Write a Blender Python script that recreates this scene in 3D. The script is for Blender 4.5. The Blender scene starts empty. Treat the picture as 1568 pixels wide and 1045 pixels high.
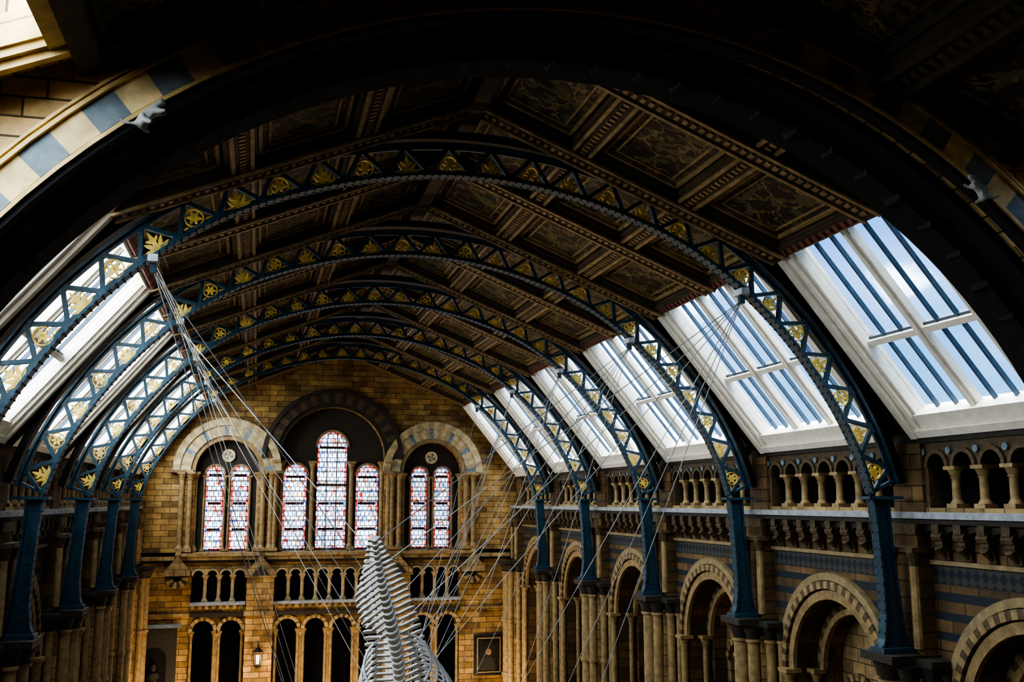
import bpy, bmesh, math, random, bisect
from math import sin, cos, pi, radians, sqrt
from mathutils import Matrix, Vector
random.seed(7)
XC=3.5; YW=48.0; HW=8.85; FZ=-12.0
BAYS=[11,17,23,29,35,41,47]
RIBS=[17,23,29,35,41]
# ------------------------------------------------------------ materials
def newmat(name):
    m=bpy.data.materials.new(name); m.use_nodes=True
    nt=m.node_tree; b=nt.nodes['Principled BSDF']
    return m,nt,b
def N(nt,t,**k):
    n=nt.nodes.new(t)
    for a,v in k.items():
        setattr(n,a,v)
    return n
def L(nt,a,b): nt.links.new(a,b)
def ramp(nt,fac,stops):
    r=N(nt,'ShaderNodeValToRGB'); e=r.color_ramp.elements
    while len(e)<len(stops): e.new(0.5)
    for i,(p,c) in enumerate(stops):
        e[i].position=p; e[i].color=(c[0],c[1],c[2],1)
    L(nt,fac,r.inputs[0]); return r.outputs[0]
def mathn(nt,op,a,b=None):
    n=N(nt,'ShaderNodeMath',operation=op)
    for i,x in enumerate((a,b)):
        if x is None: continue
        if isinstance(x,(int,float)): n.inputs[i].default_value=x
        else: L(nt,x,n.inputs[i])
    return n.outputs[0]
def mixc(nt,f,a,b,blend='MIX'):
    n=N(nt,'ShaderNodeMix',data_type='RGBA',blend_type=blend)
    for i,x in ((0,f),(6,a),(7,b)):
        if isinstance(x,(int,float)): n.inputs[i].default_value=x
        elif isinstance(x,tuple): n.inputs[i].default_value=(x[0],x[1],x[2],1)
        else: L(nt,x,n.inputs[i])
    return n.outputs[2]
def brickcol(nt,c1,c2,mo,bw,bh,ms=0.012):
    uv=N(nt,'ShaderNodeUVMap')
    bt=N(nt,'ShaderNodeTexBrick'); L(nt,uv.outputs[0],bt.inputs['Vector'])
    bt.inputs['Color1'].default_value=(*c1,1); bt.inputs['Color2'].default_value=(*c2,1)
    bt.inputs['Mortar'].default_value=(*mo,1); bt.inputs['Scale'].default_value=1
    bt.inputs['Brick Width'].default_value=bw; bt.inputs['Row Height'].default_value=bh
    bt.inputs['Mortar Size'].default_value=ms; bt.inputs['Bias'].default_value=-0.1
    no=N(nt,'ShaderNodeTexNoise'); L(nt,uv.outputs[0],no.inputs['Vector'])
    no.inputs['Scale'].default_value=1.1; no.inputs['Detail'].default_value=7; no.inputs['Roughness'].default_value=.65
    v=ramp(nt,no.outputs[0],[(0.32,(.34,.29,.25)),(0.5,(.80,.76,.70)),(0.68,(1.3,1.22,1.05))])
    return mixc(nt,1.0,bt.outputs['Color'],v,'MULTIPLY'),bt,uv
def stone(name,c1,c2,mo,bw=.75,bh=.3,rough=.8,ms=0.012):
    m,nt,b=newmat(name)
    c,bt,uv=brickcol(nt,c1,c2,mo,bw,bh,ms)
    L(nt,c,b.inputs['Base Color']); b.inputs['Roughness'].default_value=rough
    no=N(nt,'ShaderNodeTexNoise'); no.inputs['Scale'].default_value=18
    h=mathn(nt,'ADD',mathn(nt,'MULTIPLY',bt.outputs['Fac'],-1.0),mathn(nt,'MULTIPLY',no.outputs[0],.5))
    bp=N(nt,'ShaderNodeBump'); bp.inputs['Strength'].default_value=.6; bp.inputs['Distance'].default_value=.02
    L(nt,h,bp.inputs['Height']); L(nt,bp.outputs[0],b.inputs['Normal'])
    return m
def plain(name,c,rough=.6,metal=0,var=.25,scale=6,bump=.3):
    m,nt,b=newmat(name)
    tc=N(nt,'ShaderNodeTexCoord'); no=N(nt,'ShaderNodeTexNoise'); no.inputs['Scale'].default_value=scale
    no.inputs['Detail'].default_value=5; L(nt,tc.outputs['Object'],no.inputs['Vector'])
    lo=tuple(x*(1-var) for x in c); hi=tuple(min(1,x*(1+var)) for x in c)
    L(nt,ramp(nt,no.outputs[0],[(.3,lo),(.7,hi)]),b.inputs['Base Color'])
    b.inputs['Roughness'].default_value=rough; b.inputs['Metallic'].default_value=metal
    if bump:
        bp=N(nt,'ShaderNodeBump'); bp.inputs['Strength'].default_value=bump; bp.inputs['Distance'].default_value=.02
        L(nt,no.outputs[0],bp.inputs['Height']); L(nt,bp.outputs[0],b.inputs['Normal'])
    return m
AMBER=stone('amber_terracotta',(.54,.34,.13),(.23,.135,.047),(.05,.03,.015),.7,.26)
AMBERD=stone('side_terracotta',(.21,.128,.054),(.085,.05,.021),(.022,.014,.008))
PALE=stone('pale_terracotta',(.42,.30,.145),(.25,.17,.08),(.07,.05,.03),.5,.3)
ARCHST=stone('arch_wall_stone',(.82,.62,.33),(.54,.39,.19),(.12,.09,.05),.42,.2)
SHAFT=plain('column_terracotta',(.30,.20,.09),.65,var=.35)
CARV=plain('carved_terracotta',(.105,.068,.032),.7,var=.4,bump=1,scale=12)
DSTONE=plain('dark_carved_stone',(.04,.03,.02),.7,bump=1,scale=14)
CREAM=plain('cream_voussoir',(.70,.54,.28),.7)
VO1=plain('arch_stone_light',(.52,.40,.22),.7); VO2=plain('arch_stone_mid',(.40,.30,.16),.7)
BUFF=plain('buff_voussoir',(.28,.20,.10),.7)
GREY=plain('bluegrey_voussoir',(.17,.21,.24),.7)
LEDGE=plain('ledge_stone',(.30,.31,.32),.6)
STEEL=plain('blue_painted_steel',(.025,.062,.092),.4,.1,.3)
STEELD=plain('black_iron',(.008,.009,.011),.5,.2)
SOFF=plain('shade_black_carved_arch',(.0045,.0045,.005),.8,bump=.5,scale=10)  # near-black colour stands in for the unlit underside of the arch
GOLD=plain('gilded_ornament',(.86,.56,.13),.4,.3,.3)
GOLDT=plain('gilt_moulding',(.62,.44,.18),.5,.1)
CTRIM=plain('ceiling_gilt_trim',(.29,.19,.085),.5,.1,.4)
FRAME=plain('cream_painted_timber',(.82,.74,.62),.5,bump=.1,var=.1)
BAR=plain('grey_glazing_bar',(.04,.07,.11),.5,bump=0)
BEAM=plain('brown_ceiling_beam',(.07,.045,.022),.6)
REDT=plain('red_dentil_trim',(.16,.04,.028),.6)
VOID=plain('recess_shade_black',(.006,.0055,.005),.9,bump=0)  # near-black colour paints in the shade behind openings and in the niche
BONE=plain('whale_bone',(.93,.92,.88),.55,var=.10)
CABLE=plain('steel_cable',(.50,.49,.47),.4,.1,bump=0)
LEAD=plain('window_lead',(.02,.02,.025),.6,bump=0)
MONK=plain('carved_monkey_stone',(.32,.32,.30),.6)
WHITE=plain('white_joint_paint',(.5,.52,.54),.5)
PAINT=plain('picture_canvas',(.018,.014,.011),.4,var=.6,scale=3,bump=0)
FLOOR=stone('mosaic_floor',(.28,.2,.13),(.18,.12,.08),(.08,.06,.05),.5,.5,.4)
def banded():
    m,nt,b=newmat('banded_spandrel')
    c,bt,uv=brickcol(nt,(.21,.128,.054),(.085,.05,.021),(.022,.014,.008),.75,.3)
    sp=N(nt,'ShaderNodeSeparateXYZ'); L(nt,uv.outputs[0],sp.inputs[0]); y=sp.outputs[1]
    st=mathn(nt,'GREATER_THAN',mathn(nt,'FRACT',mathn(nt,'DIVIDE',y,.36)),.42)
    sc=mixc(nt,st,(.020,.026,.034),c)
    u=mathn(nt,'PINGPONG',sp.outputs[0],.11); w=mathn(nt,'PINGPONG',y,.11)
    dm=mathn(nt,'GREATER_THAN',mathn(nt,'ADD',u,w),.11)
    dc=mixc(nt,dm,(.014,.022,.032),(.06,.055,.045))
    a=mathn(nt,'GREATER_THAN',y,-1.5)
    sc=mixc(nt,a,sc,dc)
    lim=mathn(nt,'MULTIPLY',mathn(nt,'GREATER_THAN',y,-2.6),mathn(nt,'LESS_THAN',y,-1.12))
    L(nt,mixc(nt,lim,c,sc),b.inputs['Base Color']); b.inputs['Roughness'].default_value=.7
    return m
BAND=banded()
def panelmat():
    m,nt,b=newmat('botanical_ceiling_panel')
    tc=N(nt,'ShaderNodeTexCoord')
    vo=N(nt,'ShaderNodeTexVoronoi',feature='DISTANCE_TO_EDGE'); vo.inputs['Scale'].default_value=2.2
    no=N(nt,'ShaderNodeTexNoise'); no.inputs['Scale'].default_value=4.5; no.inputs['Detail'].default_value=4
    L(nt,tc.outputs['Object'],no.inputs['Vector'])
    mx=mixc(nt,.35,tc.outputs['Object'],no.outputs[1]); L(nt,mx,vo.inputs['Vector'])
    leaf=ramp(nt,vo.outputs[0],[(0.015,(.28,.18,.07)),(.04,(.038,.027,.013))])
    lf=ramp(nt,no.outputs[0],[(.53,(0,0,0)),(.56,(1,1,1))])
    L(nt,mixc(nt,lf,leaf,(.13,.10,.045)),b.inputs['Base Color']); b.inputs['Roughness'].default_value=.6
    return m
PANEL=panelmat()
def glassmat(name,col,gl=.06):
    m,nt,b=newmat(name); nt.nodes.remove(b); out=nt.nodes['Material Output']
    t=N(nt,'ShaderNodeBsdfTransparent'); t.inputs[0].default_value=(*col,1)
    g=N(nt,'ShaderNodeBsdfGlossy'); g.inputs['Roughness'].default_value=.1
    mx=N(nt,'ShaderNodeMixShader'); mx.inputs[0].default_value=gl
    L(nt,t.outputs[0],mx.inputs[1]); L(nt,g.outputs[0],mx.inputs[2]); L(nt,mx.outputs[0],out.inputs[0])
    return m,nt,t
GLASS,_,_=glassmat('skylight_glass',(.90,.96,1.0),.015)
def stained(name,base,amt,tints):
    m,nt,t=glassmat(name,(1,1,1),.03)
    uv=N(nt,'ShaderNodeUVMap')
    vo=N(nt,'ShaderNodeTexVoronoi'); vo.inputs['Scale'].default_value=6.5; L(nt,uv.outputs[0],vo.inputs['Vector'])
    hs=N(nt,'ShaderNodeSeparateColor'); L(nt,vo.outputs['Color'],hs.inputs[0])
    tint=ramp(nt,hs.outputs[0],tints)
    msk=mathn(nt,'LESS_THAN',hs.outputs[1],amt)
    c=mixc(nt,msk,base,tint)
    bt=N(nt,'ShaderNodeTexBrick'); L(nt,uv.outputs[0],bt.inputs['Vector'])
    for k in ('Color1','Color2'): bt.inputs[k].default_value=(1,1,1,1)
    bt.inputs['Mortar'].default_value=(.06,.07,.11,1); bt.inputs['Scale'].default_value=1
    bt.inputs['Brick Width'].default_value=.2; bt.inputs['Row Height'].default_value=.23; bt.inputs['Mortar Size'].default_value=.018
    L(nt,mixc(nt,1.0,c,bt.outputs['Color'],'MULTIPLY'),t.inputs[0])
    return m
STAIN=stained('stained_glass',(.22,.25,.29),.34,[(0,(.16,.010,.008)),(.2,(.22,.10,.06)),(.42,(.03,.08,.20)),(.75,(.22,.19,.10)),(1,(.06,.13,.17))])
STAINB=stained('stained_glass_border',(.17,.022,.018),.45,[(0,(.02,.05,.18)),(.5,(.22,.2,.2)),(1,(.03,.09,.2))])

# ------------------------------------------------------------ mesh builder
class MB:
    def __init__(s,M=None): s.v=[];s.f=[];s.m=[];s.mats=[];s.M=M or (lambda a,c,z:(a,c,z))
    def mi(s,m):
        if m not in s.mats: s.mats.append(m)
        return s.mats.index(m)
    def add(s,vs,fs,mat):
        b=len(s.v); s.v+= [s.M(*p) for p in vs]; k=s.mi(mat)
        for f in fs: s.f.append([b+i for i in f]); s.m.append(k)
    def box(s,a0,a1,c0,c1,z0,z1,mat):
        vs=[(a,c,z) for z in (z0,z1) for c in (c0,c1) for a in (a0,a1)]
        s.add(vs,[(0,1,3,2),(4,5,7,6),(0,1,5,4),(2,3,7,6),(0,2,6,4),(1,3,7,5)],mat)
    def prism(s,poly,axis,d0,d1,mat):
        n=len(poly); vs=[]
        for d in (d0,d1):
            for p,q in poly:
                vs.append({'a':(d,p,q),'c':(p,d,q),'z':(p,q,d)}[axis])
        fs=[tuple(range(n)),tuple(range(n,2*n))]+[(i,(i+1)%n,n+(i+1)%n,n+i) for i in range(n)]
        s.add(vs,fs,mat)
    def arch(s,a0,a1,z0,z1,ac,r,zs,c0,c1,mat,n=16):
        if ac-r>a0+1e-4: s.box(a0,ac-r,c0,c1,z0,z1,mat)
        if a1>ac+r+1e-4: s.box(ac+r,a1,c0,c1,z0,z1,mat)
        P=[(ac-r*cos(pi*i/n),zs+r*sin(pi*i/n)) for i in range(n+1)]
        vs=[];fs=[]
        for p in P: vs+=[(p[0],c1,p[1]),(p[0],c1,z1),(p[0],c0,p[1]),(p[0],c0,z1)]
        for i in range(n):
            b=4*i; fs+=[(b,b+4,b+5,b+1),(b+2,b+6,b+7,b+3),(b,b+4,b+6,b+2)]
        s.add(vs,fs,mat)
    def ring(s,ac,zc,r0,r1,c0,c1,mats,n,t0=0,t1=pi,sub=2):
        for i in range(n):
            mat=mats[i%len(mats)]; vs=[];fs=[]
            for j in range(sub+1):
                t=t0+(t1-t0)*(i+j/sub)/n
                for r in (r0,r1):
                    for c in (c0,c1): vs.append((ac-r*cos(t),c,zc+r*sin(t)))
            for j in range(sub):
                b=4*j; fs+=[(b+1,b+5,b+7,b+3),(b,b+4,b+5,b+1),(b+2,b+6,b+7,b+3),(b,b+4,b+6,b+2)]
            fs+=[(0,1,3,2),(4*sub,4*sub+1,4*sub+3,4*sub+2)]
            s.add(vs,fs,mat)
    def tube(s,p0,p1,r0,mat,r1=None,n=8,cap=True):
        r1=r0 if r1 is None else r1
        p0=Vector(p0);p1=Vector(p1);d=(p1-p0).normalized()
        x=d.orthogonal().normalized(); y=d.cross(x)
        vs=[];
        for p,r in ((p0,r0),(p1,r1)):
            for i in range(n):
                t=2*pi*i/n; vs.append(tuple(p+x*(r*cos(t))+y*(r*sin(t))))
        fs=[(i,(i+1)%n,n+(i+1)%n,n+i) for i in range(n)]
        if cap: fs+=[tuple(range(n)),tuple(range(n,2*n))]
        s.add(vs,fs,mat)
    def path(s,pts,r,mat,n=6):
        for i in range(len(pts)-1):
            ra=r(i/(len(pts)-1)) if callable(r) else r; rb=r((i+1)/(len(pts)-1)) if callable(r) else r
            s.tube(pts[i],pts[i+1],ra,mat,rb,n)
    def col(s,a,c,z0,z1,r,mat,n=12,cap=.3,base=.2,capmat=None):
        cm=capmat or mat
        s.box(a-r*1.6,a+r*1.6,c-r*1.6,c+r*1.6,z0,z0+base*.5,mat)
        s.tube((a,c,z0+base*.5),(a,c,z0+base),r*1.5,mat,r,n)
        s.tube((a,c,z0+base),(a,c,z1-cap),r,mat,r*.95,n)
        s.tube((a,c,z1-cap),(a,c,z1-cap*.9),r*1.25,cm,r*1.25,n)
        s.tube((a,c,z1-cap*.9),(a,c,z1-cap*.3),r*1.0,cm,r*1.7,n)
        s.box(a-r*1.8,a+r*1.8,c-r*1.8,c+r*1.8,z1-cap*.3,z1,cm)
    def obj(s,name,parent=None,smooth=True):
        me=bpy.data.meshes.new(name); me.from_pydata(s.v,[],s.f)
        for m in s.mats: me.materials.append(m)
        me.polygons.foreach_set('material_index',s.m)
        bm=bmesh.new(); bm.from_mesh(me); bmesh.ops.recalc_face_normals(bm,faces=bm.faces)
        uv=bm.loops.layers.uv.new('UVMap')
        for f in bm.faces:
            n=f.normal; ax,ay,az=abs(n.x),abs(n.y),abs(n.z)
            for l in f.loops:
                p=l.vert.co
                l[uv].uv=(p.y,p.z) if ax>=ay and ax>=az else ((p.x,p.z) if ay>=az else (p.y,p.x))
        bm.to_mesh(me); bm.free()
        if smooth:
            me.shade_smooth(); me.set_sharp_from_angle(angle=radians(32))
        o=bpy.data.objects.new(name,me); bpy.context.collection.objects.link(o)
        if parent: o.parent=parent
        return o
def side(sg): return lambda a,c,z:(XC+sg*(HW-c),a,z)
FARM=lambda a,c,z:(XC+a,YW-c,z)

# ------------------------------------------------------------ side walls
for sg,nm in ((-1,'left'),(1,'right')):
    w=MB(side(sg)); D=2.4
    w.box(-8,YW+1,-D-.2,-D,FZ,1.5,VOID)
    w.box(-8,YW+1,-D,-.0,1.28,1.42,STEELD)
    w.box(-8,YW,-D,-.0,-.5,-.34,DSTONE)
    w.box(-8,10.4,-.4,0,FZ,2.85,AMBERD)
    w.box(10.4,11.2,-.6,0,FZ,1.3,AMBERD)
    w.box(11.2,YW,-.25,.1,1.1,1.3,DSTONE)
    w.box(10.5,YW,-.3,.34,-.32,-.2,LEDGE)
    w.box(10.5,YW,-.3,.26,-.42,-.32,DSTONE)
    for a0,a1 in zip(BAYS,BAYS[1:]):
        ac=(a0+a1)/2
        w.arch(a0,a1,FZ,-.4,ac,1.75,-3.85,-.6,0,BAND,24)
        w.ring(ac,-3.85,1.72,1.92,0,.10,[SHAFT],24,sub=1)
        w.ring(ac,-3.85,1.92,2.14,0,.06,[CARV],24,sub=1)
        w.ring(ac,-3.85,1.95,2.12,.06,.17,[SHAFT,CARV],44,sub=1)
        w.ring(ac,-3.85,2.14,2.3,0,.14,[BUFF],24,sub=1)
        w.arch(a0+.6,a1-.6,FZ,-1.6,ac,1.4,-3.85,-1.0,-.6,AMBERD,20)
        w.ring(ac,-3.85,1.38,1.52,-.6,-.48,[SHAFT],20,sub=1)
        w.ring(ac,-3.85,1.55,1.7,-.6,-.52,[BUFF,CARV],30,sub=1)
        for sx in (-1,1):
            x0,x1=sorted((ac,ac+sx*1.7))
            w.arch(x0,x1,FZ,-2.2,ac+sx*.68,.5,-4.5,-1.35,-1.0,PALE,12)
            w.ring(ac+sx*.68,-4.5,.5,.66,-1.0,-.92,[SHAFT,CARV],16,sub=1)
            w.col(ac+sx*1.86,.12,FZ,-3.85,.11,SHAFT)
            w.col(ac+sx*1.58,-.42,FZ,-3.85,.09,SHAFT)
        w.col(ac,-1.0,FZ,-4.5,.1,SHAFT)
        k=10; d=(a1-a0)/k
        for i in range(k):
            x=a0+d*(i+.5)
            w.prism([(0,-.42),(.27,-.42),(.27,-.58),(.2,-.66),(.2,-.78),(.1,-.9),(.06,-1.05),(0,-1.1)],'a',x-.1,x+.1,CARV)
            w.tube((x-.14,.17,-.64),(x+.14,.17,-.64),.1,CARV,n=8)
            w.tube((x,.05,-1.0),(x,.2,-.82),.05,CARV,.1,n=8)
            w.arch(x,x+d,-.74,-.42,x+d/2,.2,-.74,0,.14,DSTONE,8)
        w.box(a0,a1,0,.08,-1.16,-1.08,BUFF)
    w.box(47,YW,-.6,0,FZ,1.2,AMBERD)
    for a in BAYS[1:]:
        w.box(a-.55,a+.55,0,.5,FZ,-3.2,PALE)
        for da,dc,r in ((0,.72,.2),(-.36,.62,.14),(.36,.62,.14),(-.62,.3,.12),(.62,.3,.12),(-.82,.12,.09),(.82,.12,.09)):
            w.tube((a+da,dc,FZ),(a+da,dc,FZ+.4),r*1.5,SHAFT,r,14)
            w.tube((a+da,dc,FZ+.4),(a+da,dc,-3.35),r,SHAFT,n=14)
            w.tube((a+da,dc,-3.35),(a+da,dc,-3.28),r*1.3,SHAFT,n=14)
            w.tube((a+da,dc,-3.28),(a+da,dc,-2.98),r*1.05,DSTONE,r*1.7,14)
            for zz in (-5.6,-8):
                w.tube((a+da,dc,zz),(a+da,dc,zz+.12),r*1.25,SHAFT,n=14)
        w.box(a-.95,a+.95,0,.55,-2.98,-2.85,DSTONE)
        w.box(a-.5,a+.5,.0,1.05,-2.95,-2.8,DSTONE)
        w.box(a-.42,a+.42,0,.3,-2.85,-.42,AMBERD)
        w.box(a-.45,a+.45,0,.36,-.62,-.42,CARV)
        w.tube((a-.36,.36,-2.7),(a-.36,.36,-1.2),.09,SHAFT,n=10); w.tube((a+.36,.36,-2.7),(a+.36,.36,-1.2),.09,SHAFT,n=10)
        w.tube((a-.36,.36,-1.2),(a-.36,.36,-.95),.09,CARV,.15,10); w.tube((a+.36,.36,-1.2),(a+.36,.36,-.95),.09,CARV,.15,10)
        w.box(a-.52,a+.52,0,.5,-.95,-.85,CARV)
        w.box(a-.45,a+.45,-.2,.14,-.2,1.1,AMBERD)
    o=w.obj('wall_'+nm)
    for a0 in BAYS[:-1]:
        b=MB(side(sg)); a1=a0+6; lo=a0+.45; hi=a1-.45; k=7; d=(hi-lo)/k
        for i in range(k):
            x=lo+d*i
            b.arch(x,x+d,.62,1.1,x+d/2,.25,.64,-.2,.04,CARV,10)
            b.ring(x+d/2,.64,.25,.33,.04,.1,[CARV],10,sub=1)
            b.ring(x+d/2+d/2,.93,0,.07,.04,.1,[GREY],8,0,2*pi,sub=1)
            if i: 
                b.col(x,-.05,-.12,.64,.085,SHAFT,cap=.22,base=.16)
        b.box(lo,hi,-.2,.08,-.2,-.12,PALE)
        b.box(lo-.02,lo+.1,-.2,.06,-.2,.64,CARV); b.box(hi-.1,hi+.02,-.2,.06,-.2,.64,CARV)
        b.obj('stone_balustrade',parent=None)

# ------------------------------------------------------------ far wall
f=MB(FARM); g=-.12
T=9.5
sc=(g-4.78,g+4.78)
f.box(-11.5,sc[0]-1.45,-.5,0,-2.6,T,AMBER); f.box(sc[1]+1.45,11.5,-.5,0,-2.6,T,AMBER)
f.box(sc[0]+1.45,g-2.5,-.5,0,-2.6,T,AMBER); f.box(g+2.5,sc[1]-1.45,-.5,0,-2.6,T,AMBER)
for a in sc: f.arch(a-1.45,a+1.45,-2.3,T,a,1.42,1.4,-.5,0,AMBER,20)
f.arch(g-2.5,g+2.5,-2.3,T,g,2.45,2.0,-.5,0,AMBER,26)
for a in sc:
    for sx in (-1,1):
        x0,x1=sorted((a,a+sx*1.5)); f.arch(x0,x1,-2.3,3.1,a+sx*.56,.4,1.25,-.8,-.5,DSTONE,12)
        f.ring(a+sx*.56,1.25,.4,.48,-.5,-.42,[SHAFT],12,sub=1)
        for dx,cc in ((1.42,-.28),(1.62,.12),(1.98,.12)):
            f.col(a+sx*dx,cc,-2.25,1.35,.12,SHAFT,cap=.35,base=.3)
        for dx in (.1,1.02): f.col(a+sx*dx,-.42,-2.25,1.2,.055,SHAFT,cap=.25,base=.2)
    f.ring(a,1.4,1.42,1.62,0,.12,[SHAFT],20,sub=1)
    f.ring(a,1.4,1.62,2.1,0,.2,[VO1,VO2,VO1,VO2,GREY],30,sub=1)
    f.ring(a,1.4,2.1,2.42,0,.28,[VO2,VO1],26,sub=1)
    for sx in (-1,1): f.box(a+sx*2.0-.5,a+sx*2.0+.5,0,.34,1.3,1.42,PALE)
    f.ring(a,2.12,.2,.3,-.5,-.4,[CREAM],16,0,2*pi,sub=1)
for lo,hi,ac,r,zs in ((-2.5,-1.02,-1.7,.54,1.2),(-1.02,1.02,0,.7,2.6),(1.02,2.5,1.7,.54,1.2)):
    f.arch(g+lo,g+hi,-2.3,4.7,g+ac,r,zs,-.8,-.5,DSTONE,14)
    f.ring(g+ac,zs,r,r+.1,-.5,-.42,[SHAFT],14,sub=1)
for sx in (-1,1):
    for dx,cc in ((.92,-.4),(2.36,-.3),(2.62,.12)): f.col(g+sx*dx,cc,-2.25,1.9,.11,SHAFT,cap=.35,base=.3)
f.ring(g,2.0,2.45,2.65,0,.14,[DSTONE],24,sub=1)
f.ring(g,2.0,2.65,3.1,0,.24,[CARV,DSTONE],32,sub=1)
f.ring(g,2.0,3.1,3.3,0,.3,[DSTONE],24,sub=1)
f.box(-11.5,11.5,-.8,.0,-2.6,-2.28,AMBER)
f.box(-9,9,0,.22,-2.62,-2.45,PALE); f.box(-7,6.8,0,.3,-2.45,-2.3,SHAFT)
f.box(-9,9,0,.12,-2.75,-2.62,DSTONE)
GR=((g-6.15,g-3.75,4,2),(g-2.5,g+2.5,8,4),(g+3.75,g+6.15,4,2))
edges=[-11.5,g-6.15,g-3.75,g-2.5,g+2.5,g+3.75,g+6.15,11.5]
for i in range(0,8,2): f.box(edges[i],edges[i+1],-.5,0,FZ,-2.6,AMBER)
for lo,hi,k,k2 in GR:
    f.box(lo,hi,-.5,0,-2.95,-2.6,AMBER)
    d=(hi-lo)/k
    for i in range(k):
        x=lo+d*i
        f.arch(x,x+d,-3.35,-2.95,x+d/2,.22,-3.3,-.3,.05,PALE,10)
        f.ring(x+d/2,-3.3,.22,.29,.05,.1,[VO2],8,sub=1)
        if i: f.col(x,-.1,-4.5,-3.3,.085,VO2,cap=.22,base=.2)
    f.box(lo,hi,-.35,.22,-4.62,-4.5,LEDGE); f.box(lo,hi,-.5,.1,-4.95,-4.62,AMBER)
    f.box(lo,hi,-.1,.2,-5.12,-4.95,DSTONE)
    for i in range(int((hi-lo)/.3)): f.box(lo+.3*i+.05,lo+.3*i+.2,.1,.2,-4.8,-4.62,PALE)
    d=(hi-lo)/k2
    for i in range(k2):
        x=lo+d*i
        f.arch(x,x+d,-5.9,-5.0,x+d/2,.46,-5.75,-.5,.0,AMBER,14)
        f.ring(x+d/2,-5.75,.46,.62,0,.1,[VO2,AMBER],14,sub=1)
        if i: f.col(x,-.2,FZ,-5.75,.12,SHAFT,cap=.4,base=.3)
        f.col(x+d/2-.5,-.1,FZ,-5.75,.07,SHAFT); f.col(x+d/2+.5,-.1,FZ,-5.75,.07,SHAFT)
for x in (g-3.12,g+3.12):
    f.box(x-.6,x+.6,0,.4,FZ,-3.4,AMBER)
    f.prism([(x-.7,-3.4),(x+.7,-3.4),(x+.7,-3.2),(x,-2.45),(x-.7,-3.2)],'c',0,.5,PALE)
    f.prism([(x-.4,-3.3),(x+.4,-3.3),(x,-2.85)],'c',.5,.54,DSTONE)
    f.box(x-.68,x+.68,0,.46,-5.1,-4.9,PALE)
    f.ring(x,-2.42,.0,.14,.15,.4,[PALE],10,0,2*pi,sub=1)
for x in (g-6.75,g+6.75):
    f.prism([(x-.55,-3.3),(x+.55,-3.3),(x+.55,-3.1),(x,-2.4),(x-.55,-3.1)],'c',0,.45,PALE)
    f.ring(x,-3.35,.2,.5,0,.35,[SHAFT,DSTONE],8,pi,2*pi,sub=1)
    f.ring(x,-2.35,.0,.14,.1,.35,[PALE],10,0,2*pi,sub=1)
f.box(-9,g-6.15,0,.1,-5.1,-4.95,PALE); f.box(g+6.15,9,0,.1,-5.1,-4.95,PALE)
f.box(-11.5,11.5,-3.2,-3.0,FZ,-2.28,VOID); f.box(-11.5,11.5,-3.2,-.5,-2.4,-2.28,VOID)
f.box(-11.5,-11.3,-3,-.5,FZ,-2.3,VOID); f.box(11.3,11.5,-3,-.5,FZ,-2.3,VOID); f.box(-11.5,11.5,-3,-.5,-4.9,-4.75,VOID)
f.box(-8.6,-6.75,0,.12,FZ,-5.45,DSTONE); f.ring(-7.65,-6.9,.0,.5,.12,.16,[VOID],10,sub=1); f.box(-8.15,-7.15,.12,.16,-8.2,-6.9,VOID)
f.box(-8.75,-6.6,0,.2,-5.55,-5.4,GREY)
f.obj('wall_far')
n=MB(FARM); n.tube((-7.65,.45,-8.4),(-7.65,.45,-7.75),.22,GREY,.16,12); 
for z0,z1,r0,r1 in ((-7.75,-7.6,.1,.3),(-7.6,-7.4,.3,.22),(-7.4,-7.32,.09,.09),(-7.32,-7.2,.09,.14),(-7.2,-7.05,.14,.08)): n.tube((-7.65,.45,z0),(-7.65,.45,z1),r0,DSTONE,r1,12)
n.box(-7.95,-7.35,.18,.7,FZ,-8.4,GREY); n.obj('portrait_bust')
p=MB(FARM)
x0,x1,z0,z1=6.9,8.0,-8.0,-6.45
p.box(x0,x1,.02,.06,z0,z1,PAINT)
for q,mt,c1 in ((.16,STEELD,.14),(.03,SHAFT,.16)):
    for b in ((x0-q,x1+q,z0-q,z0+.02),(x0-q,x1+q,z1-.02,z1+q),(x0-q,x0+.02,z0,z1),(x1-.02,x1+q,z0,z1)): p.box(b[0],b[1],.01,c1,b[2],b[3],mt)
p.prism([(x0+.2,z0+.05),(x1-.2,z0+.05),(x1-.25,z0+.55),(7.55,z0+.7),(7.35,z0+.7),(x0+.25,z0+.55)],'c',.06,.07,DSTONE); p.ring((x0+x1)/2,-7.1,0,.15,.06,.07,[SHAFT],10,0,2*pi,sub=1)
p.obj('framed_portrait')
wn=[0]
def lancet(mb,ac,r,zs,z0,c=-.65,vm=0):
    n=14
    def poly(r,zb): return [(ac-r,zb)]+[(ac-r*cos(pi*i/n),zs+r*sin(pi*i/n)) for i in range(n+1)]+[(ac+r,zb)]
    P=poly(r,z0);Q=poly(r-.11,z0+.11)
    mb.add([(a,c,z) for a,z in Q],[tuple(range(len(Q)))],STAIN)
    m=len(P); mb.add([(a,c,z) for a,z in P+Q],[(i,(i+1)%m,m+(i+1)%m,m+i) for i in range(m)],STAINB)
    z=z0
    while z<zs+r*.8:
        h=r if z<=zs else sqrt(max(0,r*r-(z-zs)**2))
        mb.box(ac-h,ac+h,c-.01,c+.03,z-.018,z+.018,LEAD); z+=.46
    for zz in (z0+.9,z0+2.1,zs-.1):
        mb.box(ac-r+.11,ac+r-.11,c+.005,c+.01,zz,zz+.12,STAINB)
    for i in range(vm):
        x=ac-r+2*r*(i+1)/(vm+1); mb.box(x-.02,x+.02,c-.01,c+.03,z0,zs+r*.85,LEAD)
def window(mb):
    wn[0]+=1; return mb.obj('window_%d'%wn[0],smooth=False)
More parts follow.
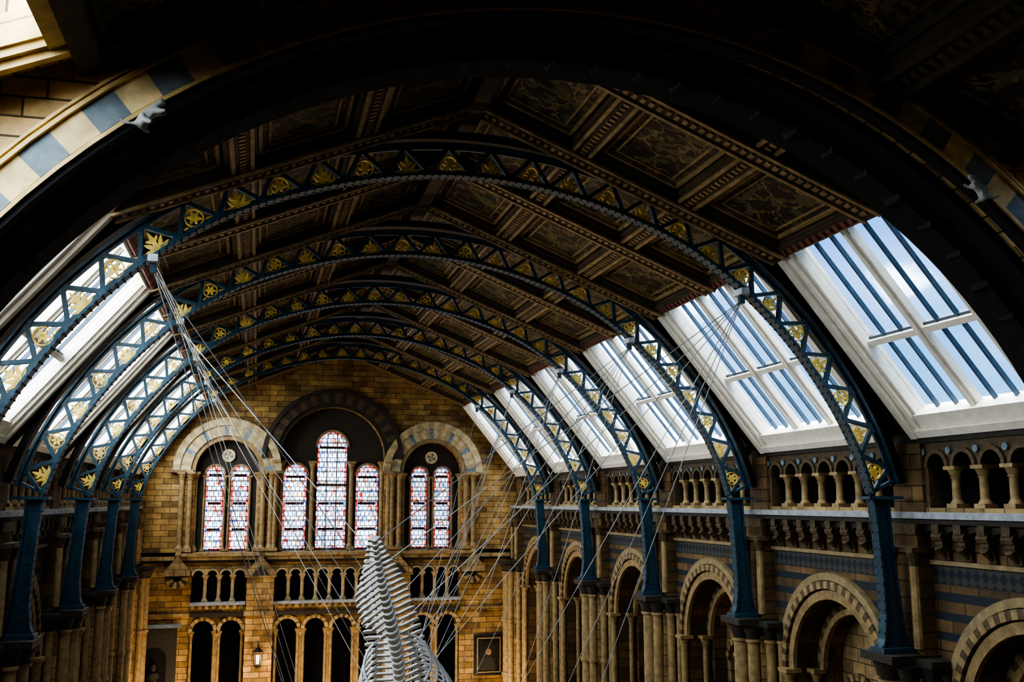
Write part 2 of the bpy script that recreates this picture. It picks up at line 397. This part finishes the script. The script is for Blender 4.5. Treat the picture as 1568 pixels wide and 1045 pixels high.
for a in sc:
    m=MB(FARM)
    for sx in (-1,1): lancet(m,a+sx*.56,.4,1.25,-2.25)
    m.ring(a,2.12,0,.2,-.49,-.44,[GREY,CREAM],8,0,2*pi,sub=1)
    window(m)
m=MB(FARM)
lancet(m,g-1.7,.54,1.2,-2.25); lancet(m,g+1.7,.54,1.2,-2.25); lancet(m,g,.7,2.6,-2.25,vm=2); m.box(g-.7,g+.7,-.68,-.58,.72,.84,DSTONE)
window(m)

# ------------------------------------------------------------ skylights
def slopeM(sg,r0,z0,r1,z1):
    L_=sqrt((r1-r0)**2+(z1-z0)**2); tx=(r1-r0)/L_; tz=(z1-z0)/L_
    nx,nz=(-abs(tz),-abs(tx))
    return (lambda s,n,t:(XC+sg*(r0+tx*t+nx*n),s,z0+tz*t+nz*n)),L_
def skylight(sg,y0,y1,prof,frame,parts=3,fs=1.0):
    M,Ls=slopeM(sg,*prof)
    k=MB(M)
    for t in ((0,.2,.16),(.2,.34,.08),(.34,.42,0)):
        k.box(y0+t[0]*fs,y0+t[1]*fs,-.3,t[2],0,Ls,frame); k.box(y1-t[1]*fs,y1-t[0]*fs,-.3,t[2],0,Ls,frame)
    k.box(y0,y1,-.3,.14,0,.16,frame); k.box(y0+.3*fs,y1-.3*fs,-.3,.04,.16,.45,frame)
    k.box(y0,y1,-.3,.1,Ls-.16,Ls,frame)
    if parts==3:
        k.box(y0,y1,-.3,.17,Ls-.06,Ls+.1,REDT)
        for i in range(int((y1-y0)/.22)): k.box(y0+.22*i,y0+.22*i+.12,.0,.22,Ls-.1,Ls+.02,REDT)
    a0=y0+.42*fs;a1=y1-.42*fs;d=(a1-a0)/parts
    for i in range(parts):
        if i:
            k.box(a0+d*i-.1,a0+d*i+.1,-.24,-.1,.3,Ls-.16,frame); k.box(a0+d*i-.04,a0+d*i+.04,-.1,-.04,.3,Ls-.16,frame)
        for q in (.36,.70): k.box(a0+d*(i+q)-.022,a0+d*(i+q)+.022,-.24,-.16,.3,Ls-.16,BAR)
    tm=Ls*.46
    k.box(a0,a1,-.24,-.1,tm-.07,tm+.05,frame); k.box(a0,a1,-.26,-.18,tm+.05,tm+.1,BAR)
    k.box(a0,a1,-.215,-.2,.3,Ls-.12,GLASS)
    window(k)
    c=Vector(M((y0+y1)/2,-.12,Ls/2)); nn=(Vector(M(0,1,0))-Vector(M(0,0,0))).normalized()
    return c,nn,(y1-y0,Ls)
portals=[]
PROF=(8.8,1.28,6.0,4.76); NPROF=(8.8,2.75,5.4,4.22)
for sg in (-1,1):
    for y0,y1 in ((11.4,16.75),(17.45,22.75),(23.45,28.75),(29.45,34.75),(35.45,40.75),(41.45,47.3)):
        portals.append(skylight(sg,y0,y1,PROF,FRAME))
    portals.append(skylight(sg,4.4,9.4,NPROF,GOLDT,2,.5))
    M,Ls=slopeM(sg,*PROF); t=MB(M)
    for y0,y1 in ((10.9,11.4),(16.75,17.45),(22.75,23.45),(28.75,29.45),(34.75,35.45),(40.75,41.45),(47.3,YW)):
        t.box(y0,y1,-.35,0,-.1,Ls+.1,STEELD)
    t.obj('trim_1' if sg<0 else 'trim_2')
    M,Ls=slopeM(sg,*NPROF); t=MB(M)
    t.box(9.4,9.8,-.3,0,-.1,Ls+.1,ARCHST); t.box(-8,4.4,-.3,0,-.6,Ls+.1,BEAM)
    t.box(4.4,9.8,-.3,.0,-.6,0,ARCHST)
    t.obj('trim_3' if sg<0 else 'trim_4')

# ------------------------------------------------------------ ceiling
def ceiling(mb_list,sg,ridge,r1,z1,ya,yb,ybeams,nl=3,CT=CTRIM):
    Lc=sqrt(r1*r1+(ridge-z1)**2); tx=r1/Lc; tz=(z1-ridge)/Lc
    M=lambda s,n,t:(XC+sg*(tx*t+tz*n),s,ridge+tz*t-tx*n)
    k=MB(M)
    k.box(ya,yb,-.15,0,0,Lc+.05,PANEL)
    lev=[0]+[Lc*i/nl for i in range(1,nl+1)]
    for i,t in enumerate(lev):
        hw=.2
        a,b=(0,hw) if i==0 else ((t-hw*1.2,t) if i==nl else (t-hw,t+hw))
        k.box(ya,yb,0,.2,a,b,BEAM)
        if i not in (0,nl):
            k.box(ya,yb,.2,.24,t-.19,t-.13,CT); k.box(ya,yb,.2,.24,t+.13,t+.19,CT)
            for j in range(int((yb-ya)/.16)): k.box(ya+.16*j,ya+.16*j+.08,.2,.23,t-.05,t+.05,CT)
    for y in ybeams:
        k.box(y-.26,y+.26,0,.26,0,Lc,BEAM)
        k.box(y-.25,y-.17,.26,.3,0,Lc,CT); k.box(y+.17,y+.25,.26,.3,0,Lc,CT)
        nn=int(Lc/.15)
        for i in range(nn):
            k.box(y-.07,y+.07,.26,.29,i*.15+.02,i*.15+.09,CT)
    ys=[ya]+list(ybeams)+[yb]
    for y0,y1 in zip(ys,ys[1:]):
        if y1-y0<1: continue
        for i in range(nl):
            a,b=lev[i]+.2,lev[i+1]-.2
            u0,u1=y0+.26,y1-.26
            for w0,w1,h in ((0,.07,.14),(.12,.18,.07),(.3,.34,.03)):
                mt=CT if h<.1 else BEAM
                k.box(u0+w0,u0+w1,0,h,a+w0,b-w0,mt); k.box(u1-w1,u1-w0,0,h,a+w0,b-w0,mt)
                k.box(u0+w0,u1-w0,0,h,a+w0,a+w1,mt); k.box(u0+w0,u1-w0,0,h,b-w1,b-w0,mt)
    mb_list.append(k)
ks=[]
DTRIM=plain('shade_dark_ceiling_trim',(.07,.055,.035),.6)  # darker copy of the ceiling trim, near-bay shade put into its colour
for sg in (-1,1):
    ceiling(ks,sg,7.25,6.05,4.76,11,YW,[13.6+3*i for i in range(12)])
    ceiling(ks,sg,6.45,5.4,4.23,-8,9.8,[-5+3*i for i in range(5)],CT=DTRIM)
c=MB()
for k in ks:
    b=len(c.v); c.v+=k.v
    for fc,mi in zip(k.f,k.m): c.f.append([b+i for i in fc]); c.m.append(c.mi(k.mats[mi]))
c.box(XC-.14,XC+.14,11,YW,6.85,7.15,BEAM); c.box(XC-.14,XC+.14,-8,9.8,6.1,6.35,BEAM)
c.obj('ceiling')

# ------------------------------------------------------------ great arch wall
CZ=-2.35
AM=lambda a,c_,z:(XC+a,9.8-c_,z)
w=MB(AM)
w.arch(-9.4,9.4,CZ,8.5,0,7.75,CZ,-.35,0,ARCHST,64)
w.box(-9.4,-7.75,-1.4,0,FZ,CZ,ARCHST); w.box(7.75,9.4,-1.4,0,FZ,CZ,ARCHST)
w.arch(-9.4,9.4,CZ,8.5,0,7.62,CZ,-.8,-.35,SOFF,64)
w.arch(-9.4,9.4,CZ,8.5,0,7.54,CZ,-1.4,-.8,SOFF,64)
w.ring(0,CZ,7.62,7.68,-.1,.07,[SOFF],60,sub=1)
w.ring(0,CZ,7.68,7.72,-.1,.11,[GOLDT],60,sub=1)
w.ring(0,CZ,7.75,8.05,0,.04,[CREAM,GREY],70,sub=1)
w.ring(0,CZ,8.05,8.09,0,.09,[GOLDT],60,sub=1)
w.ring(0,CZ,8.12,8.15,0,.07,[GOLDT],60,sub=1)
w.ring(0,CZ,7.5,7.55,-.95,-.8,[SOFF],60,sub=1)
for i in range(44):
    t=pi*(i+.5)/44; r=7.53
    x,z=-r*cos(t),CZ+r*sin(t)
    w.tube((x,-1.05,z),(x,-.75,z),.05+.05*(i%3==0),SOFF,.08,6)
w.obj('wall_great_arch')
def monkey(x,y,z,rot,flip):
    P=[(0,0,0),(.07,0,.035),(.14,0,.03),(.19,0,.055),(.235,0,.06),
       (.03,-.05,-.02),(.06,-.08,-.07),(-.01,.05,-.03),(.01,.08,-.08),
       (.17,-.06,-.02),(.21,-.09,-.05),(.17,.06,.0),(.23,.08,-.01),(-.06,0,.03),(-.11,0,.07),(-.13,0,.12),(.265,0,.045)]
    E=[(0,1),(1,2),(2,3),(3,4),(0,5),(5,6),(0,7),(7,8),(2,9),(9,10),(2,11),(11,12),(0,13),(13,14),(14,15),(4,16)]
    R=[.045,.05,.045,.028,.042,.026,.016,.026,.016,.02,.014,.02,.014,.014,.01,.008,.02]
    me=bpy.data.meshes.new('carved_monkey'); me.from_pydata([(a*flip*1.15,b*1.15,c_*1.15) for a,b,c_ in P],E,[])
    o=bpy.data.objects.new('carved_monkey',me); bpy.context.collection.objects.link(o)
    me.materials.append(MONK)
    md=o.modifiers.new('s','SKIN'); o.modifiers.new('ss','SUBSURF').levels=1
    for i,v in enumerate(me.skin_vertices[0].data): v.radius=(R[i]*1.15,R[i]*1.15); v.use_root=(i==0)
    o.location=(x,y,z); o.rotation_euler=(0,rot,0)
for th in (36,51.5,128.5,144):
    t=radians(th); fl=1 if th<90 else -1
    monkey(XC-7.58*cos(t),9.63,CZ+7.58*sin(t),-(pi/2-t),fl)

# ------------------------------------------------------------ trusses
def catmull(P,seg=24):
    out=[]
    Q=[P[0]]+P+[P[-1]]
    for i in range(1,len(Q)-2):
        p0,p1,p2,p3=[Vector(q) for q in Q[i-1:i+3]]
        for j in range(seg):
            t=j/seg
            out.append(.5*((2*p1)+(p2-p0)*t+(2*p0-5*p1+4*p2-p3)*t*t+(3*p1-p0-3*p2+p3)*t**3))
    out.append(Vector(P[-1])); return out
half=[(1.4,5.68),(2.8,5.33),(4.15,4.78),(5.33,3.98),(6.33,2.99),(7.1,1.92),(7.6,.95),(7.86,.14)]
prof=[(-a,b) for a,b in reversed(half)]+[(0,5.8)]+half
cv=catmull(prof)
cum=[0]
for p,q in zip(cv,cv[1:]): cum.append(cum[-1]+(q-p).length)
TL=cum[-1]
def at(s):
    s=max(0,min(TL,s)); 
    i=min(len(cv)-2,max(0,bisect.bisect_right(cum,s)-1))
    t=(s-cum[i])/(cum[i+1]-cum[i]); p=cv[i].lerp(cv[i+1],t); d=(cv[i+1]-cv[i]).normalized()
    return p,Vector((-d.y,d.x))
DEP=.62
def off(s,d):
    p,n_=at(s); return p+n_*d
def build_truss():
    t=MB(lambda a,c_,z:(a,c_,z))
    NP=28; d=TL/NP
    def strip(o0,o1,y0,y1,mat,k=NP*4):
        for i in range(k):
            s0,s1=TL*i/k,TL*(i+1)/k
            q=[off(s0,o0),off(s1,o0),off(s1,o1),off(s0,o1)]
            t.prism([(v.x,v.y) for v in q],'c',y0,y1,mat)
    strip(0,.05,-.13,.13,STEEL); strip(.05,.12,-.03,.03,STEEL)
    strip(DEP-.05,DEP,-.12,.12,STEEL); strip(DEP-.11,DEP-.05,-.03,.03,STEEL)
    def bar(p,q,w,y0,y1,mat):
        e=(q-p).normalized(); nn=Vector((-e.y,e.x))*w/2
        t.prism([tuple(v) for v in (p-nn,q-nn,q+nn,p+nn)],'c',y0,y1,mat)
    def leafpoly(base,dirv,ln,wd):
        nn=Vector((-dirv.y,dirv.x))
        return [tuple(base+dirv*ln*a+nn*wd*b) for a,b in ((0,.15),(.25,.8),(.55,1),(.8,.6),(1,0),(.8,-.6),(.55,-1),(.25,-.8),(0,-.15))]
    for i in range(NP):
        s=d*i
        bar(off(s,.08),off(s+d/2,DEP-.06),.07,-.05,.05,STEEL)
        bar(off(s+d/2,DEP-.06),off(s+d,.08),.07,-.05,.05,STEEL)
        bar(off(s+d/2-.1,DEP-.09),off(s+d/2+.1,DEP-.09),.09,-.06,.06,STEEL)
        bar(off(s-.09 if i else s,.1),off(s+.09,.1),.09,-.06,.06,STEEL)
        p,nr=at(s+d/2); tg=Vector((nr.y,-nr.x))
        if i%2==0:
            base=p+nr*.06
            bar(base,base+nr*.34,.02,-.02,.02,GOLD)
            for ang,ln,wd in ((-72,.24,.034),(-38,.27,.036),(0,.37,.04),(38,.27,.036),(72,.24,.034)):
                a=radians(ang); dv=nr*cos(a)+tg*sin(a)
                t.prism(leafpoly(base,dv,ln,wd),'c',-.03,.03,GOLD)
            for ang in (-55,55):
                a=radians(ang); dv=nr*cos(a)+tg*sin(a)
                t.prism(leafpoly(base+nr*.16,dv,.14,.025),'c',-.03,.03,GOLD)
        else:
            c0=p+nr*.24
            for q in range(14):
                a0,a1=2*pi*q/14,2*pi*(q+1)/14
                t.prism([tuple(c0+Vector((cos(a),sin(a)))*r) for a,r in ((a0,.14),(a1,.14),(a1,.165),(a0,.165))],'c',-.03,.03,GOLD)
            for q in range(6):
                a=2*pi*q/6; t.prism(leafpoly(c0,Vector((cos(a),sin(a))),.13,.026),'c',-.025,.025,GOLD)
            for sx in (-1,1):
                t.prism(leafpoly(c0+tg*sx*.16-nr*.1,(tg*sx-nr*.4).normalized(),.15,.03),'c',-.025,.025,GOLD)
    k=int(TL/.14)
    for i in range(k):
        q=off(TL*i/k,.0)
        for y in (-.09,.09): t.box(q.x-.018,q.x+.018,y-.018,y+.018,q.y-.02,q.y+.01,STEEL)
        q=off(TL*i/k,.025); t.box(q.x-.02,q.x+.02,-.145,.145,q.y-.02,q.y+.02,STEEL)
    for sx in (-1,1):
        inn=[(7.88,.1),(7.95,-.5),(8.0,-1.3),(8.02,-2.1),(7.97,-2.55),(7.88,-2.8)]
        out=[(8.45,-2.8),(8.36,-2.2),(8.28,-1.4),(8.22,-.6),(8.2,.1)]
        t.prism([(sx*a,b) for a,b in inn+out],'c',-.06,.06,STEEL)
        for P_ in (inn,out):
            for (a,b),(c_,e) in zip(P_,P_[1:]):
                v0,v1=Vector((sx*a,b)),Vector((sx*c_,e)); bar(v0,v1,.04,-.12,.12,STEEL)
                n_=max(1,int((v1-v0).length/.16))
                for i in range(n_):
                    q=v0.lerp(v1,(i+.5)/n_)
                    for y in (-.09,.09): t.box(q.x-.035,q.x+.035,y-.018,y+.018,q.y-.018,q.y+.018,STEEL)
        for e in range(14):
            q=-2.6+.19*e; t.box(sx*8.1-.02,sx*8.1+.02,-.075,.075,q-.02,q+.02,STEEL)
        a,b=sorted((sx*7.76,sx*8.5)); t.box(a,b,-.16,.16,.04,.1,STEEL)
        a,b=sorted((sx*7.84,sx*8.5)); t.box(a,b,-.22,.22,-2.8,-2.7,STEEL)
        bar(Vector((sx*7.85,.14)),Vector((sx*8.5,.45)),.06,-.05,.05,STEEL)
        t.box(sx*5.33-.08,sx*5.33+.08,-.18,.18,3.9,4.02,WHITE)
        t.box(sx*5.33-.05,sx*5.33+.05,-.05,.05,3.74,3.9,STEEL)
    k=60
    for i in range(k):
        s0,s1=TL*i/k,TL*(i+1)/k
        q=[off(s0,DEP+.12),off(s1,DEP+.12),off(s1,DEP+.28),off(s0,DEP+.28)]
        t.prism([(v.x,v.y) for v in q],'c',.05,.35,STEELD)
    return t
tr=build_truss(); o=tr.obj('roof_truss'); o.location=(XC,RIBS[0],0)
for y in RIBS[1:]:
    q=bpy.data.objects.new('roof_truss',o.data); bpy.context.collection.objects.link(q); q.location=(XC,y,0)

# ------------------------------------------------------------ whale skeleton
w=MB()
kp=[(1.78,16.0,-.3),(1.92,17.0,-.66),(2.32,19.2,-1.55),(2.82,21.6,-2.6),(3.35,24.2,-3.85),(3.75,26.8,-5.3),(4.0,29.5,-7.0),(4.1,32,-8.6)]
sp=catmull(kp,20); cc=[0]
for p_,q_ in zip(sp,sp[1:]): cc.append(cc[-1]+(q_-p_).length)
def sat(s):
    i=min(len(sp)-2,max(0,bisect.bisect_right(cc,s)-1)); t=(s-cc[i])/(cc[i+1]-cc[i]); return sp[i].lerp(sp[i+1],t),(sp[i+1]-sp[i]).normalized()
def smooth(a,b,x): x=max(0,min(1,(x-a)/(b-a))); return x*x*(3-2*x)
s=1.0
while s<cc[-1]-.3:
    p_,T_=sat(s); up=Vector((-.2,0,1)); S_=T_.cross(up).normalized(); U_=S_.cross(T_).normalized()
    q=smooth(0,7,s)
    step=.25+.19*q; rc=.045+.09*q; ln=step*.70
    w.tube(p_-T_*ln/2,p_-T_*ln*.25,rc*1.15,BONE,rc*.8,12); w.tube(p_-T_*ln*.25,p_+T_*ln*.25,rc*.8,BONE,rc*.8,12); w.tube(p_+T_*ln*.25,p_+T_*ln/2,rc*.8,BONE,rc*1.15,12)
    def blade(dirv,l,w0,w1,th,lean,wt=.5):
        d_=(dirv.normalized()+T_*lean).normalized(); n_=d_.cross(T_).normalized(); e=n_.cross(d_).normalized()
        pts=[]
        for tt,ww,hh in ((rc*.5,w0,1.2),(l*.45,w0*.85,1),(l*.8,w1,.8),(l*.95,w1*.8,.6),(l,w1*wt,.4)):
            for sgn in (-1,1):
                for o_ in (-th,th): pts.append(tuple(p_+d_*tt+e*ww*.5*sgn+n_*o_*.5*hh))
        fs=[]
        for j in range(4):
            b=4*j; fs+=[(b,b+4,b+5,b+1),(b+2,b+6,b+7,b+3),(b,b+4,b+6,b+2),(b+1,b+5,b+7,b+3)]
        fs+=[(0,1,3,2),(16,17,19,18)]
        w.add(pts,fs,BONE)
    q2=.62*smooth(.2,4.5,s)+.38*smooth(3.5,10,s)
    blade(U_-S_*.42,rc+.05+.50*q2,step*.26,step*.38,.045,-.25)
    blade(S_+U_*.16,rc+.03+.60*q2,step*.30,step*.46,.045,-.10)
    blade(-S_+U_*.10,rc+.03+.56*q2,step*.30,step*.46,.045,-.10)
    if 1.8<s<6.5: blade(-U_*.5-S_*1.0,rc+.16+.34*smooth(1.5,3.2,s)*(1-smooth(4.5,6.5,s)),step*.3,step*.45,.05,.1)
    if s>6.4:
        R_=.95*smooth(5.0,10.5,s)+.35
        for sgn in (-1,1):
            pts=[]
            for j in range(13):
                a=radians(8+ j*11.2)
                pts.append(p_+S_*sgn*(rc+R_*sin(a)*.98)+U_*(R_*cos(a)*1.0-R_*.9-.05)+T_*(.25*R_*j/12))
            w.path(pts,lambda t:.036-.014*t,BONE,6)
    s+=step
w.obj('whale_skeleton')
cb=MB()
def J(sx,y): return Vector((XC+sx*5.33,y,3.8))
def cable(a,b,r=.0095): cb.tube(a,b,r,CABLE,n=5,cap=False)
for sx,rows in ((-1,((17,(4.5,)),(23,(2.0,8)),(29,(11,)),(35,(14,)))),(1,((17,(2.5,6.5,11.5)),(23,(1.2,5,9,13)),(29,(8,12,15)),(35,(11,14)),(41,(15,))))):
    for y,ss in rows:
        for s in ss:
            if s>=cc[-1]: s=cc[-1]-.5
            cable(J(sx,y),sat(s)[0])
for a,b in ((J(1,17),(6.7,28,-9)),(J(1,17),(7.2,26,-9)),(J(1,17),(5.3,28.5,-8.6)),(J(1,23),(5.4,33,-9)),(J(1,23),(6.9,31,-9)),(J(1,29),(5.6,34,-9)),
            (J(-1,17),(2.3,28,-9)),(J(-1,23),(2.2,31,-9)),(J(-1,29),(2.4,33,-9)),(J(1,35),(4.8,36,-9)),(J(-1,23),(5.2,28,-8)),(J(-1,35),(2.6,35,-9))):
    cable(a,b,.010)
for dz in (0,.08,.16): 
    cable(J(-1,17)+Vector((0,0,dz)),J(-1,41)+Vector((.3+dz,0,-.4)),.013)
cb.obj('suspension_cable')
ln=MB(FARM); x=g-3.12+.0
ln.tube((x,.4,-6.4),(x,.75,-6.4),.03,STEELD,n=6); ln.tube((x,.75,-6.45),(x,.75,-6.15),.02,STEELD,n=6)
ln.tube((x,.75,-6.6),(x,.75,-6.42),.24,STEELD,.03,8); ln.tube((x,.75,-7.3),(x,.75,-7.2),.08,STEELD,.17,8)
for i in range(8):
    t=2*pi*i/8; ln.tube((x+.15*cos(t),.75+.15*sin(t),-7.2),(x+.22*cos(t),.75+.22*sin(t),-6.6),.02,STEELD,n=4)
LM,nt,b_=newmat('lantern_glow'); b_.inputs['Emission Color'].default_value=(1,.75,.4,1); b_.inputs['Emission Strength'].default_value=.8
ln.tube((x,.75,-7.15),(x,.75,-6.75),.06,LM,.08,8)
ln.obj('wall_lantern')
m=MB(); m.box(XC-12,XC+12,-8.4,YW+3.4,FZ-.2,FZ,FLOOR); m.obj('floor')
m=MB(); m.box(XC-12,XC+12,-8.4,-8,FZ,8,AMBERD); m.obj('wall_back')

# ------------------------------------------------------------ world
wd=bpy.data.worlds.new('sky'); bpy.context.scene.world=wd; wd.use_nodes=True
nt=wd.node_tree; bg=nt.nodes['Background']
tc=N(nt,'ShaderNodeTexCoord'); sx_=N(nt,'ShaderNodeSeparateXYZ'); L(nt,tc.outputs['Generated'],sx_.inputs[0])
grad=ramp(nt,sx_.outputs[2],[(0.0,(.55,.80,1)),(.08,(.32,.64,1)),(.24,(.09,.36,.90)),(.8,(.05,.22,.7))])
no=N(nt,'ShaderNodeTexNoise'); no.inputs['Scale'].default_value=4.2; no.inputs['Detail'].default_value=6
L(nt,tc.outputs['Generated'],no.inputs['Vector'])
cl=mathn(nt,'SUBTRACT',no.outputs[0],mathn(nt,'MULTIPLY',sx_.outputs[0],.70))
cf=ramp(nt,cl,[(.10,(0,0,0)),(.26,(.03,.03,.03)),(.46,(1,1,1))])
sb=mixc(nt,1.0,grad,(1.55,1.55,1.55),'MULTIPLY')
skyc=mixc(nt,cf,sb,(16.5,16.8,17)); L(nt,skyc,bg.inputs[0]); bg.inputs[1].default_value=1.0
def portal(c_,n_,sz,k):
    ld=bpy.data.lights.new('skylight_portal','AREA'); ld.shape='RECTANGLE'; ld.size=sz[0]; ld.size_y=sz[1]; ld.cycles.is_portal=True
    o=bpy.data.objects.new('skylight_portal',ld); bpy.context.collection.objects.link(o)
    z=-n_; xx=Vector((0,1,0)) if abs(n_.y)<.5 else Vector((1,0,0)); yy=z.cross(xx).normalized()
    R=Matrix((xx,yy,z)).transposed().to_4x4(); o.matrix_world=Matrix.Translation(c_)@R
for c_,n_,sz in portals: portal(c_,n_,sz,0)
portal(Vector((XC+g,YW+.75,1.0)),Vector((0,-1,0)),(12.5,7),0)
def pt(x,y,z,e,col=(1,.76,.46),r=.15):
    ld=bpy.data.lights.new('gallery_lamp','POINT'); ld.energy=e; ld.color=col; ld.shadow_soft_size=r
    o=bpy.data.objects.new('gallery_lamp',ld); bpy.context.collection.objects.link(o); o.location=(x,y,z)
pt(XC-3.2,YW-1.2,-7,60); 
for x in (-6.5,-2,2,6.5): pt(XC+x,YW-3.5,-9,400)
cd=bpy.data.cameras.new('camera'); co=bpy.data.objects.new('camera',cd); bpy.context.collection.objects.link(co)
cd.sensor_width=36; cd.lens=34.9; cd.clip_end=300
co.location=(0,0,0); co.rotation_euler=(radians(90+9.19),0,radians(-14.18))
bpy.context.scene.camera=co
try:
    bpy.context.scene.view_settings.look='AgX - High Contrast'
except Exception as e: print(e)
